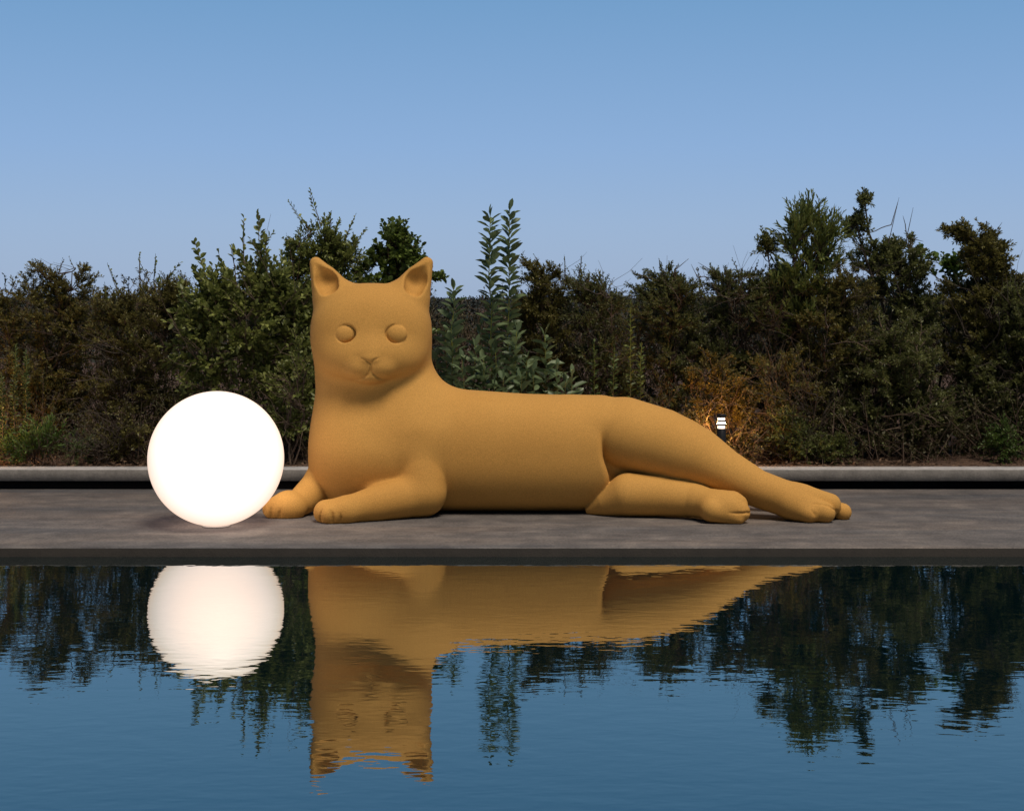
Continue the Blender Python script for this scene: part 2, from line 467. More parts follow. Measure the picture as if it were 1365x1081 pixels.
def cat_sdf(P):
    x, y, z = P[:, 0], P[:, 1], P[:, 2]
    px = inv_x(x, YC); py = inv_z(z, YC)         # only used as the sculpture's own width and height rulers
    # --- trunk along x
    tx = [440, 480, 520, 560, 600, 640, 700, 760, 810, 850, 900]
    top = cub(px, tx, [560, 530, 519, 518, 518.5, 521, 525, 527, 531, 540, 562])
    zt = zw(top, YC); zb = -.004
    yf = cub(px, tx, [10.05, 9.99, 9.965, 9.955, 9.95, 9.95, 9.95, 9.955, 9.97, 10.0, 10.05])
    yb = cub(px, tx, [10.6, 10.64, 10.66, 10.66, 10.66, 10.66, 10.66, 10.66, 10.64, 10.6, 10.55])
    trunk = section(y, z, (yf + yb) / 2, (zt + zb) / 2, (yb - yf) / 2, (zt - zb) / 2, 2.3)
    edge_px = cub(py, [500, 560, 600, 640, 664, 700], [812, 800, 800, 808, 796, 778])
    belly = smax(trunk, (px - edge_px) * PX, 9 * PX)
    belly = smax(belly, (470 - px) * PX, 20 * PX)
    pz = zt - .05
    pelvis = section(y, z, (yf + yb) / 2 + .055, (pz + zb) / 2, (yb - yf) / 2 - .07, (pz - zb) / 2, 2.5)
    pelvis = smax(pelvis, (px - 885) * PX, 30 * PX)
    pelvis = smax(pelvis, (760 - px) * PX, 20 * PX)
    # --- upper hind leg
    def hind(P):
        px = inv_x(P[:, 0], YC); py = inv_z(P[:, 2], YC)
        d = smin(chain(P, [(832, 578.5, 10.22, 49), (880, 590, 10.13, 46.0), (925, 606.5, 10.05, 39.3), (965, 627.5, 9.98, 29.8), (1008, 650.5, 9.93, 25), (1048, 665, 9.87, 24), (1064, 669, 9.85, 23.5)]),
                 chain(P, [(852, 585, 10.19, 45), (905, 600, 10.08, 41.5)]), 6 * PX)
        t3 = chain(P, [(1062, 668, 9.86, 20), (1088, 669, 9.84, 17.2), (1106, 672.5, 9.83, 15)])
        t2 = chain(P, [(1066, 676, 9.80, 18), (1100, 683.5, 9.73, 13.5)])
        t1 = chain(P, [(1058, 674, 9.80, 18), (1078, 684.5, 9.73, 13)])
        paw = smin(smin(t2, t1, 4 * PX), t3, 3 * PX)
        return smin(d, paw, 12 * PX)
    def hind2(P):
        leg = chain(P, [(788, 679, 10.10, 8), (812, 669, 10.06, 20), (838, 659.5, 10.02, 29), (880, 661.5, 9.98, 26.3), (922, 666, 9.92, 23), (942, 671, 9.83, 20.5), (955, 674, 9.78, 20)])
        pa = chain(P, [(955, 672.5, 9.80, 17), (977, 669, 9.76, 14), (984, 672, 9.75, 12.5)])
        pb = chain(P, [(950, 678, 9.74, 18), (986, 682.5, 9.70, 14)])
        pc = chain(P, [(950, 680, 9.70, 16), (984, 691, 9.67, 8.5)])
        lp = smin(smin(pa, pb, 3.5 * PX), pc, 2.5 * PX)
        lp = smin(lp, epx(P, 970, 676, 9.74, 23, 20.5, 23), 6 * PX)
        return smin(leg, lp, 8 * PX)
    mh = x > .35
    thigh = masked(P, mh, hind)
    kk = sstep((606 - py) / 62)
    d = smin(pelvis, thigh, (3 + 22 * kk) * PX)
    kk2 = sstep((596 - py) / 46)
    d = smin(belly, d, (1.5 + 18 * kk2) * PX)
    d = np.minimum(d, masked(P, mh, lambda P: chain(P, [(890, 600, 10.45, 20), (960, 628, 10.35, 14), (1040, 655, 10.2, 12), (1090, 675, 10.0, 12), (1123, 682.5, 9.87, 12)])))
    d = smin(d, masked(P, mh & (z < .5), hind2), 1.2 * PX)
    # --- chest and neck column
    ml = x < .05
    def front(P, d):
        px = inv_x(P[:, 0], YC); py = inv_z(P[:, 2], YC); x, y, z = P.T
        rows = [350, 440, 470, 500, 520, 543, 567, 600, 637, 656, 668, 685, 700]
        L = cub(py, rows, [440, 425, 419.5, 419.5, 420.5, 418, 414.5, 412, 416, 425, 432, 444, 450])
        Rr = cub(py, rows, [548, 566, 573, 577, 579, 583, 588, 590, 590, 590, 590, 588, 586])
        fy = cub(py, rows, [10.10, 10.08, 10.06, 10.035, 10.01, 9.965, 9.915, 9.875, 9.915, 9.96, 10.00, 10.07, 10.10])
        by = cub(py, rows, [10.50, 10.52, 10.56, 10.62, 10.64, 10.66, 10.68, 10.70, 10.70, 10.70, 10.68, 10.66, 10.64])
        xl, xr = xw(L, YC), xw(Rr, YC)
        col = section(x, y, (xl + xr) / 2, (fy + by) / 2, (xr - xl) / 2, (by - fy) / 2, 2.25)
        col = smax(col, (425 - py) * PX, 20 * PX)
        kf = 8 + 40 * sstep((590 - py) / 75) * sstep((px - 470) / 80)
        d = smin(col, d, kf * PX)
        arm = chain(P, [(556, 585, 10.10, 34), (562, 640, 10.02, 33), (563, 656, 9.995, 31)])
        fore = chain(P, [(563, 658, 9.995, 29.5), (500, 672, 9.84, 24), (462, 680, 9.75, 18)])
        arm = smin(arm, fore, 8 * PX)
        ka = 1.5 + 28 * sstep((634 - py) / 70) + 10 * sstep((550 - px) / 60)
        d = smin(d, arm, ka * PX)
        pw = smin(chain(P, [(458, 680, 9.78, 17), (434.5, 682.5, 9.755, 16.5)]), chain(P, [(460, 682, 9.72, 16), (440, 685.5, 9.69, 13.5)]), 6 * PX)
        d = smin(d, pw, 9 * PX)
        fl = chain(P, [(470, 600, 10.3, 40), (424, 650, 10.18, 24), (402, 668, 10.05, 19)])
        fp = smin(epx(P, 385, 674.0, 9.98, 24, 20.5, 24), chain(P, [(392, 677, 9.95, 14.5), (364, 678, 9.93, 14)]), 8 * PX)
        d = smin(d, smin(fl, fp, 2.5 * PX), 2.0 * PX)
        return d
    if ml.any(): d[ml] = front(P[ml], d[ml])
    mt = (x < -.3) & (z > .70)
    if mt.any(): d[mt] = smin(d[mt], head_sdf(P[mt]), 11 * PX)
    if GROOVES is not None:
        for a, b, ra, rb, k, lo, hi in GROOVES:
            m = ((P > lo) & (P < hi)).all(1)
            if m.any(): d[m] = smax(d[m], -cone(P[m], a, b, ra, rb), k)
    return np.maximum(d, -(z - .0015))

def on_skin(pts):
    """where the camera-side skin lies along given sight lines (rows of photo px, py)"""
    pts = np.asarray(pts, float)
    Y = np.full(len(pts), 9.45)
    for _ in range(60):
        Pw = np.stack([(pts[:, 0] - 682.5) * Y / F, Y, H - (pts[:, 1] - HOR) * Y / F], 1)
        Y = Y + cat_sdf(Pw) * .8
    return Y

def make_grooves():
    global GROOVES
    # polylines (photo px, py, radius px), softness px
    G = [([(481.5, 478, .5), (486, 479.3, 1.1), (490, 482.5, 1.5)], 1.2), ([(505, 477.2, .5), (501, 478.8, 1.1), (498, 480.3, 1.3)], 1.2),
         ([(490, 482.5, .9), (494, 485.5, 1.2), (498, 481.3, .6)], 1.5),
         ([(494.3, 486, .5), (494.5, 491, .9), (494, 494, 1.2)], 2.0),
         ([(494, 494, 1.1), (490, 499.5, 1.4), (484.5, 504, 1.4), (478, 506.3, 1.1), (471, 506.8, .5)], 1.8),
         ([(494, 494, 1.1), (498, 499.5, 1.5), (504, 503.8, 1.7), (511, 506.3, 1.4), (519, 507, .5)], 1.8),
         # near front paw
         ([(429, 679, .4), (427, 684, 1.8), (426.5, 689, 2.4), (427.5, 694, 2.6)], 2.6), ([(441, 680, .4), (442.5, 685, 2.0), (443, 690, 2.6), (442.5, 695.5, 2.8)], 2.6), ([(453, 684, .3), (454, 690, 1.6), (453.5, 695.5, 1.9)], 2.6),
         # far front paw
         ([(354, 674, .4), (352.3, 679, 1.6), (351.5, 684, 2.1), (352, 688, 2.2)], 2.4), ([(364, 674, .4), (362.3, 679, 1.6), (361.8, 684, 2.1), (362.5, 689, 2.3)], 2.4), ([(374, 678, .4), (373, 684, 1.8), (373, 689, 2.0)], 2.4),
         # lower hind paw
         ([(972, 683.5, .3), (982, 684.3, 1.5), (996, 683.5, 1.9), (1000, 683.5, 1.9)], 2.2),
         # upper hind paw
         ([(1083, 672, .3), (1090, 671.5, 1.2), (1100, 673, 1.6), (1110, 677.5, 2.0), (1117, 683, 2.0)], 2.2),
         ([(1082, 680, .3), (1086, 686, 1.6), (1089, 696, 2.0)], 2.5)]
    out = []
    for pl, k in G:
        a = np.array(pl); Y = on_skin(a[:, :2])
        Pw = [W(p[0], p[1], yy) for p, yy in zip(a, Y)]
        for i in range(len(a) - 1):
            if abs(Y[i] - Y[i+1]) > .15: continue
            p, q = Pw[i], Pw[i+1]; pad = .05
            fz = .85 if a[i, 1] < 520 else .62
            out.append((p, q, a[i, 2] * PX * fz, a[i+1, 2] * PX * fz, k * PX, np.minimum(p, q) - pad, np.maximum(p, q) + pad))
    GROOVES = out

def surface_nets(sdf, xs, ys, zs, B=12):
    nx, ny, nz = len(xs), len(ys), len(zs)
    V = np.full((nx, ny, nz), 1.0, dtype=np.float32)
    for i0 in range(0, nx, B):
        i1 = min(nx, i0 + B)
        for_blocks = []
        for j0 in range(0, ny, B):
            for k0 in range(0, nz, B):
                for_blocks.append((j0, min(ny, j0 + B), k0, min(nz, k0 + B)))
        ctr = np.array([[(xs[i0] + xs[i1-1]) / 2, (ys[a] + ys[b-1]) / 2, (zs[c] + zs[e-1]) / 2] for a, b, c, e in for_blocks])
        rad = np.array([math.sqrt((xs[i1-1] - xs[i0])**2 + (ys[b-1] - ys[a])**2 + (zs[e-1] - zs[c])**2) / 2 for a, b, c, e in for_blocks])
        dc = sdf(ctr)
        pend = []
        for (a, b, c, e), dd, rr in zip(for_blocks, dc, rad):
            if abs(dd) > rr * 1.5 + .03: V[i0:i1, a:b, c:e] = np.sign(dd)
            else: pend.append((a, b, c, e))
        if not pend: continue
        pts = [np.stack(np.meshgrid(xs[i0:i1], ys[a:b], zs[c:e], indexing='ij'), -1).reshape(-1, 3) for a, b, c, e in pend]
        val = sdf(np.concatenate(pts)); o = 0
        for (a, b, c, e), p in zip(pend, pts):
            n = len(p); V[i0:i1, a:b, c:e] = val[o:o+n].reshape(i1 - i0, b - a, e - c); o += n
    S = V < 0
    C = np.zeros((nx-1, ny-1, nz-1), dtype=np.int8)
    for a in (0, 1):
        for b in (0, 1):
            for c in (0, 1):
                C += S[a:nx-1+a, b:ny-1+b, c:nz-1+c]
    act = (C > 0) & (C < 8)
    idx = -np.ones(act.shape, dtype=np.int32); I = np.argwhere(act); idx[act] = np.arange(len(I))
    acc = np.zeros((len(I), 3)); cnt = np.zeros(len(I))
    crn = [(a, b, c) for a in (0, 1) for b in (0, 1) for c in (0, 1)]
    g = {c: (V[I[:, 0]+c[0], I[:, 1]+c[1], I[:, 2]+c[2]], np.stack([xs[I[:, 0]+c[0]], ys[I[:, 1]+c[1]], zs[I[:, 2]+c[2]]], 1)) for c in crn}
    for p in crn:
        for ax in range(3):
            if p[ax] == 0:
                q = list(p); q[ax] = 1; q = tuple(q)
                va, pa = g[p]; vb, pb = g[q]
                m = (va < 0) != (vb < 0)
                t = np.where(m, va / np.where(m, va - vb, 1), 0)[:, None]
                acc += np.where(m[:, None], pa + (pb - pa) * t, 0); cnt += m
    verts = acc / cnt[:, None]
    Q = []
    m = S[:-1, 1:-1, 1:-1] != S[1:, 1:-1, 1:-1]; E = np.argwhere(m); i, j, k = E[:, 0], E[:, 1] + 1, E[:, 2] + 1
    q = np.stack([idx[i, j-1, k-1], idx[i, j, k-1], idx[i, j, k], idx[i, j-1, k]], 1); s = S[i, j, k]; q[~s] = q[~s][:, ::-1]; Q.append(q)
    m = S[1:-1, :-1, 1:-1] != S[1:-1, 1:, 1:-1]; E = np.argwhere(m); i, j, k = E[:, 0] + 1, E[:, 1], E[:, 2] + 1
    q = np.stack([idx[i-1, j, k-1], idx[i-1, j, k], idx[i, j, k], idx[i, j, k-1]], 1); s = S[i, j, k]; q[~s] = q[~s][:, ::-1]; Q.append(q)
    m = S[1:-1, 1:-1, :-1] != S[1:-1, 1:-1, 1:]; E = np.argwhere(m); i, j, k = E[:, 0] + 1, E[:, 1] + 1, E[:, 2]
    q = np.stack([idx[i-1, j-1, k], idx[i, j-1, k], idx[i, j, k], idx[i-1, j, k]], 1); s = S[i, j, k]; q[~s] = q[~s][:, ::-1]; Q.append(q)
    return verts, np.concatenate(Q)

def build_cat():
    make_grooves()
    def rng(parts):
        out = []
        for a, b, s in parts: out.append(np.arange(a, b - 1e-6, s))
        return np.concatenate(out)
    xs = rng([(-1.80, -1.42, .009), (-1.42, -.50, .0055), (-.50, 2.40, .010)])
    ys = rng([(9.55, 10.12, .0065), (10.12, 10.85, .014)])
    zs = rng([(-.02, .18, .007), (.18, .82, .010), (.82, 1.80, .0055)])
    v, q = surface_nets(cat_sdf, xs, ys, zs)
    for _ in range(2):      # settle the vertices on the true surface
        e = .0015; d0 = cat_sdf(v)
        gr_ = np.stack([cat_sdf(v + np.eye(3)[a] * e) - d0 for a in range(3)], 1) / e
        n2 = (gr_ ** 2).sum(1)
        step = (d0 / np.maximum(n2, .3))[:, None] * gr_
        L_ = np.linalg.norm(step, axis=1); step *= np.minimum(1, .004 / np.maximum(L_, 1e-9))[:, None]
        v = v - step
    o = mesh_obj("cat_sculpture", v, q, mat_cat(), smooth=True, origin=(0.2, 10.2, 0))
    tag(o, "huge smooth ochre cat sculpture lying on the deck with its head raised", "sculpture")
    return o
build_cat()
print("cat done", time.time() - T0)

# ---------------------------------------------------------------- plants
Z0 = .125
def rot_frames(D):
    """two unit vectors square to each direction"""
    D = D / np.maximum(np.linalg.norm(D, axis=-1, keepdims=True), 1e-9)
    ref = np.where(np.abs(D[..., 2:3]) > .9, np.array([1., 0, 0]), np.array([0, 0, 1.]))
    u = np.cross(D, ref); u /= np.maximum(np.linalg.norm(u, axis=-1, keepdims=True), 1e-9)
    return D, u, np.cross(D, u)

class Geo:
    def __init__(s): s.v = []; s.q = []; s.n = 0
    def add(s, v, q):
        s.v.append(v.reshape(-1, 3)); s.q.append(q.reshape(-1, 4) + s.n); s.n += len(s.v[-1])
    def tubes(s, P, Rd, sides=4):
        """P (N,K,3) centre lines, Rd (N,K) radii"""
        N, K, _ = P.shape
        D, u, w_ = rot_frames(P[:, -1] - P[:, 0])
        a = np.arange(sides) * 2 * math.pi / sides
        off = u[:, None, None] * np.cos(a)[None, None, :, None] + w_[:, None, None] * np.sin(a)[None, None, :, None]
        v = P[:, :, None] + off * Rd[:, :, None, None]
        i = np.arange(sides); j = (i + 1) % sides
        q = np.concatenate([np.stack([k * sides + i, k * sides + j, (k + 1) * sides + j, (k + 1) * sides + i], 1) for k in range(K - 1)])
        s.add(v, (np.arange(N) * K * sides)[:, None, None] + q[None])
    def leaves(s, B, D, L, Wd, rs, fold=True, droop=0.0):
        """B (N,3) bases, D (N,3) directions, L, Wd (N,)"""
        N = len(B)
        D, u, w_ = rot_frames(D)
        a = rs.uniform(0, 2 * math.pi, N)[:, None]
        side = u * np.cos(a) * .6 + w_ * np.sin(a) * .6 + np.cross(D, np.array([0, 0, 1.])) * 1.0
        side -= D * (side * D).sum(1, keepdims=True); side /= np.maximum(np.linalg.norm(side, axis=1, keepdims=True), 1e-6)
        nrm = np.cross(side, D)
        L = L[:, None]; Wd = Wd[:, None] / 2
        tip = B + D * L - np.array([0, 0, 1.]) * L * droop
        if fold:
            m1 = B + D * L * .38 - nrm * Wd * .0; m2 = B + D * L * .72 - np.array([0, 0, 1.]) * L * droop * .5
            up = nrm * Wd * .45
            v = np.stack([B, m1 + side * Wd * .95 + up, m2 + side * Wd * .8 + up, tip, m2 - side * Wd * .8 + up, m1 - side * Wd * .95 + up], 1)
            q = np.array([[0, 1, 2, 3], [0, 3, 4, 5]])
            s.add(v, (np.arange(N) * 6)[:, None, None] + q[None])
        else:
            m = B + D * L * .5
            v = np.stack([B, m + side * Wd, tip, m - side * Wd], 1)
            s.add(v, (np.arange(N) * 4)[:, None, None] + np.array([[0, 1, 2, 3]])[None])
    def obj(s, name, mat, parent, smooth=False):
        if not s.v: return None
        return mesh_obj(name, np.concatenate(s.v), np.concatenate(s.q), mat, parent, smooth)

LM = dict(
    olive=mat_leaf("olive brown leaf", (.038, .038, .009), (.240, .215, .060), .5, .32),
    dark=mat_leaf("dark green leaf", (.032, .042, .013), (.225, .240, .080), .45, .38),
    round=mat_leaf("round mid green leaf", (.060, .085, .018), (.320, .350, .100), .42, .3),
    sage=mat_leaf("sage green leaf", (.065, .105, .050), (.240, .310, .150), .42, .25),
    willow=mat_leaf("yellowish green leaf", (.055, .080, .016), (.230, .270, .075), .45, .3),
    fig=mat_leaf("lobed green leaf", (.035, .060, .014), (.180, .240, .050), .42, .3),
    bright=mat_leaf("fresh green leaf", (.040, .080, .016), (.140, .220, .045), .5, .3),
    grass=mat_leaf("feathery green leaf", (.045, .085, .025), (.150, .200, .060), .5, .3),
    amber=mat_leaf("small yellow green leaf", (.070, .060, .012), (.24, .18, .04), .55, .3),
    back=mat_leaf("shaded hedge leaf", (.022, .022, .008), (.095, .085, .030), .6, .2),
    far=mat_leaf("far scrub leaf", (.012, .018, .016), (.030, .038, .032), .8, .1))  # far: bluish tint puts the distance haze into the leaf colour
BK = dict(brown=mat_bark("brown bark", (.085, .052, .034)), pale=mat_bark("pale grey bark", (.17, .12, .085)), grey=mat_bark("dry grey twig", (.085, .064, .050)))
def mat_greenstem():
    m = Mat("yellow green stem"); tcn = m.n("ShaderNodeTexCoord"); sp = m.n("ShaderNodeSeparateXYZ"); m.l(tcn.outputs["Object"], sp.inputs[0])
    m.l(m.ramp(sp.outputs[2], [(.35, (.10, .065, .05)), (.95, (.25, .25, .035))]), m.b.inputs["Base Color"]); m.b.inputs["Roughness"].default_value = .6
    return m.m
BK["green"] = mat_greenstem()

#        leaf length, width, fold, sprig length, leaves per sprig, spread
KIND = dict(fine=(.033, .0135, False, .100, 13, .95), tiny=(.021, .010, False, .09, 16, .95), round=(.062, .036, True, .22, 10, .9), mid=(.040, .019, True, .16, 12, .9),
            willow=(.075, .015, True, .26, 15, .55), fig=(.070, .060, True, .14, 7, 1.0), grass=(.055, .013, True, .20, 14, .7))

def blob_pts(rs, blobs, Y, n, shell=2.2):
    """random points in crown lobes given as (photo px, py, half width px, half height px[, extra depth m])"""
    b = np.array([list(q) + [0] * (5 - len(q)) for q in blobs], float)
    wgt = (b[:, 2] * b[:, 3]) ** .78; wgt /= wgt.sum()
    i = rs.choice(len(b), n, p=wgt)
    d = rs.normal(size=(n, 3)); d /= np.linalg.norm(d, axis=1, keepdims=True)
    r = rs.uniform(0, 1, n) ** (1 / shell)
    s_ = Y / F
    c = np.stack([(b[i, 0] - 682.5) * s_, Y + b[i, 4], H - (b[i, 1] - HOR) * s_], 1)
    rad = np.stack([b[i, 2] * s_, np.minimum(b[i, 2], 75) * s_ * .75, b[i, 3] * s_], 1)
    p = c + d * rad * r[:, None]
    p[:, 2] = np.maximum(p[:, 2], Z0 + .02)
    return p, c

def bez(A, C, B, K, wig, rs):
    t = np.linspace(0, 1, K)[None, :, None]
    P = (1 - t) ** 2 * A[:, None] + 2 * t * (1 - t) * C[:, None] + t * t * B[:, None]
    L = np.linalg.norm(B - A, axis=1)[:, None, None]
    nz = rs.normal(size=P.shape) * wig * L; nz[:, 0] = 0; nz[:, -1] *= .3
    return P + nz

def shrub(name, label, cat, Y, blobs, kind, leafm, nb=80, ns=12, stems=6, bark="brown", base=None, shoots=(), bare=0, bare_bark="grey", seed=1, group=None, spread=.18, srad=.011, leafscale=1.0, upbias=.35, bare_zone=None, stem_to=None):
    rs = np.random.RandomState(seed)
    LL, LW, fold, SL, NL, ang = KIND[kind]
    LL *= leafscale; LW *= leafscale
    cx = np.average([q[0] for q in blobs], weights=[q[2] * q[3] for q in blobs]) if base is None else base
    bx = (cx - 682.5) * Y / F
    root = empty(name, (bx, Y, Z0))
    tag(root, label, cat, group)
    gw, gl, gb = Geo(), Geo(), Geo()
    # main stems
    T, _ = blob_pts(rs, blobs, Y, stems, 1.0)
    if stem_to is not None:
        for i_, q in enumerate(stem_to[:stems]): T[i_] = W(q[0], q[1], Y)
    A = np.stack([bx + rs.uniform(-spread, spread, stems), Y + rs.uniform(-.12, .12, stems), np.full(stems, Z0 - .03)], 1)
    C = A * .55 + T * .45; C[:, 2] = A[:, 2] + (T[:, 2] - A[:, 2]) * .55
    C[:, :2] += rs.normal(0, .05, (stems, 2))
    K = 9
    SP = bez(A, C, T, K, .016, rs)
    hgt = (T[:, 2] - A[:, 2]) / 1.3
    SR = np.linspace(1, .3, K)[None] * srad * np.clip(hgt, .6, 1.6)[:, None] * rs.uniform(.7, 1.2, (stems, 1))
    gw.tubes(SP, SR, 6)
    nodes = SP[:, 2:].reshape(-1, 3)
    # branches reaching into the crown
    T, cc = blob_pts(rs, blobs, Y, nb)
    dd = T[:, None] - nodes[None]
    dist = np.linalg.norm(dd, axis=2) + np.where(dd[:, :, 2] < .04, .5, 0) + rs.uniform(0, .15, (nb, len(nodes)))
    A = nodes[dist.argmin(1)]
    C = (A + T) / 2 + rs.normal(0, .03, A.shape); C[:, 2] += .02
    BP = bez(A, C, T, 6, .02, rs)
    gw.tubes(BP, np.linspace(1, .35, 6)[None] * np.full((nb, 1), srad * .42), 4)
    # sprigs
    def sprigs(start, dirn, length, nl, lscale=1.0, orderly=False):
        N = len(start)
        Dn = dirn / np.linalg.norm(dirn, axis=1, keepdims=True)
        end = start + Dn * length[:, None]; mid = (start + end) / 2 + rs.normal(0, .05, start.shape) * length[:, None]
        SPp = np.stack([start, mid, end], 1)
        gw.tubes(SPp, np.array([[.0022, .0018, .0010]]) * np.ones((N, 1)), 3)
        t = (np.arange(nl) + rs.uniform(.1, .9, (N, nl))) / nl if not orderly else np.tile((np.arange(nl) + .8) / nl, (N, 1))
        t = .12 + .88 * t
        Pl = (1 - t)[..., None] ** 2 * start[:, None] + 2 * (t * (1 - t))[..., None] * mid[:, None] + (t ** 2)[..., None] * end[:, None]
        Dr, u, w_ = rot_frames(Dn)
        az_ = np.arange(nl)[None] * (2.4 if not orderly else 3.05) + rs.uniform(0, 6.28, (N, 1)) + rs.normal(0, .35, (N, nl))
        an = ang * (1.15 - .6 * t) + rs.normal(0, .18, t.shape)
        ld = Dr[:, None] * np.cos(an)[..., None] + (u[:, None] * np.cos(az_)[..., None] + w_[:, None] * np.sin(az_)[..., None]) * np.sin(an)[..., None]
        ld[..., 2] += .12
        sz = rs.uniform(.65, 1.15, t.shape) * (1.0 - .35 * np.clip(t - .7, 0, 1) / .3) * lscale
        gl.leaves(Pl.reshape(-1, 3), ld.reshape(-1, 3), (sz * LL).ravel(), (sz * LW).ravel(), rs, fold, .08)
    if ns > 0:
        k = rs.uniform(.30, 1.0, (nb, ns)); k[:, 0] = 1
        f = k * 5; i0 = np.minimum(f.astype(int), 4); fr = (f - i0)[..., None]
        r_ = np.arange(nb)[:, None]
        st = BP[r_, i0] * (1 - fr) + BP[r_, i0 + 1] * fr
        tan = BP[:, -1] - BP[:, -2]; tan /= np.linalg.norm(tan, axis=1, keepdims=True)
        out_ = T - cc; out_ /= np.maximum(np.linalg.norm(out_, axis=1, keepdims=True), .05)
        dn = tan[:, None] * .5 + out_[:, None] * .45 + rs.normal(0, .55, st.shape); dn[..., 2] += upbias
        ln = SL * rs.uniform(.5, 1.1, (nb, ns))
        sprigs(st.reshape(-1, 3), dn.reshape(-1, 3), ln.ravel(), NL)
    # shoots: (x0, y0, x1, y1, leaves[, leafless fraction])
    for sh in shoots:
        a = W(sh[0], sh[1], Y); b = W(sh[2], sh[3], Y); b[1] += rs.uniform(-.05, .05)
        # tie the shoot to the crown
        j = np.linalg.norm(nodes - a, axis=1).argmin()
        gw.tubes(bez(nodes[j][None], ((nodes[j] + a) / 2)[None] + .01, a[None], 5, .02, rs), np.full((1, 5), .004), 4)
        gw.tubes(np.stack([a, (a + b) / 2, b])[None], np.array([[.0038, .003, .0012]]), 4)
        nl = int(sh[4])
        if nl > 0:
            f0 = sh[5] if len(sh) > 5 else 0
            a2 = a + (b - a) * f0
            sprigs(a2[None], (b - a2)[None], np.array([np.linalg.norm(b - a2)]), nl, 1.1, True)
    # leafless twigs
    if bare:
        zone = bare_zone if bare_zone is not None else blobs
        Tb, cb = blob_pts(rs, zone, Y, bare, 1.4); Tb[:, 1] -= rs.uniform(.05, .42, bare)
        dist = np.linalg.norm(Tb[:, None] - nodes[None], axis=2) + np.where(Tb[:, None, 2] < nodes[None, :, 2], .4, 0) + rs.uniform(0, .3, (bare, len(nodes)))
        A = nodes[dist.argmin(1)]
        C = (A + Tb) / 2 + rs.normal(0, .07, A.shape)
        Bb = bez(A, C, Tb, 7, .022, rs)
        gb.tubes(Bb, np.linspace(1, .3, 7)[None] * rs.uniform(.003, .0075, (bare, 1)), 4)
        for rep_ in range(3):
            ki = rs.randint(2, 7, bare); a = Bb[np.arange(bare), ki]
            dn = (Bb[:, -1] - Bb[:, 0]); dn /= np.linalg.norm(dn, axis=1, keepdims=True)
            dn = dn + rs.normal(0, .5, dn.shape); dn[:, 2] += .3
            e_ = a + dn * rs.uniform(.08, .28, (bare, 1))
            gb.tubes(bez(a, (a + e_) / 2 + rs.normal(0, .015, a.shape), e_, 4, .03, rs), np.linspace(1, .4, 4)[None] * np.full((bare, 1), .0024), 3)
    gw.obj("stem", BK[bark], root, True)
    gl.obj("foliage", LM[leafm], root)
    if bare: gb.obj("bare_twig", BK[bare_bark], root, True)
    return root

def upright(label, px, ptop, Y, seed, leafm="sage", L=.095, Wd=.030, n=40, lean=0.0, bark="green", sr=.0062, first=.05, name="tall_plant", cat="plant", group=None, zb=Z0):
    rs = np.random.RandomState(seed)
    x0 = (px - 682.5) * Y / F; top = W(px + lean, ptop, Y)
    root = empty(name, (x0, Y, zb)); tag(root, label, cat, group)
    A = np.array([[x0 - lean * Y / F * .3, Y, zb - .02]]); T = top[None]
    P = bez(A, (A + T) / 2 + rs.normal(0, .012, (1, 3)), T, 9, .004, rs)
    gw, gl = Geo(), Geo()
    gw.tubes(P, np.linspace(1, .35, 9)[None] * sr, 6)
    hgt = top[2] - zb
    t = first + (1 - first) * (np.arange(n) + rs.uniform(0, .5, n)) / n
    f = t * 8; i0 = np.minimum(f.astype(int), 7); fr = (f - i0)[:, None]
    B = P[0, i0] * (1 - fr) + P[0, np.minimum(i0 + 1, 8)] * fr
    az_ = np.arange(n) * 2.4 + rs.uniform(0, 6.28) + rs.normal(0, .25, n)
    an = 1.35 - .42 * t + rs.normal(0, .14, n); an[-2:] *= .35
    D = np.stack([np.cos(az_) * np.sin(an), np.sin(az_) * np.sin(an), np.cos(an)], 1)
    sz = rs.uniform(.75, 1.1, n) * np.where(t > .9, .8, 1) 
    gl.leaves(B, D, L * sz, Wd * sz * rs.uniform(.8, 1.1, n), rs, True, .10)
    gw.obj("stem", BK[bark], root, True); gl.obj("foliage", LM[leafm], root)
    return root

# --- left third
shrub("shrub", "dark fine-leaved shrub at the far left whose crown ends in three ball-like tops", "shrub", 12.9,
      [(60, 470, 85, 75), (62, 540, 85, 60), (67, 379, 21, 26), (108, 383, 24, 36), (29, 377, 11, 10), (46, 356, 9, 8), (82, 352, 12, 7), (30, 412, 45, 26), (100, 430, 40, 30), (5, 392, 22, 14)],
      "fine", "olive", nb=200, ns=15, stems=9, shoots=[(60, 372, 47, 347, 9), (78, 365, 84, 346, 9), (100, 360, 90, 343, 7)], bare=16, seed=11)
shrub("shrub", "brownish fine-leaved shrub behind the globe lamp's left with dry twigs at its foot", "shrub", 12.75,
      [(185, 470, 80, 75), (180, 550, 85, 60), (190, 379, 15, 14), (155, 408, 46, 22), (222, 396, 32, 24), (232, 378, 16, 14)],
      "fine", "olive", nb=190, ns=15, stems=8, bare=24, seed=12, bare_zone=[(170, 520, 80, 80)],)
shrub("sapling", "thin round-leaved sapling with three separate leafy tips over the left hedge", "sapling", 13.1,
      [(165, 420, 22, 22), (208, 385, 16, 22)], "round", "round", nb=12, ns=3, stems=3, seed=13, leafscale=.62,
      shoots=[(160, 398, 143, 352, 11), (186, 372, 185, 338, 9), (205, 375, 209, 340, 9), (222, 372, 240, 350, 7)])
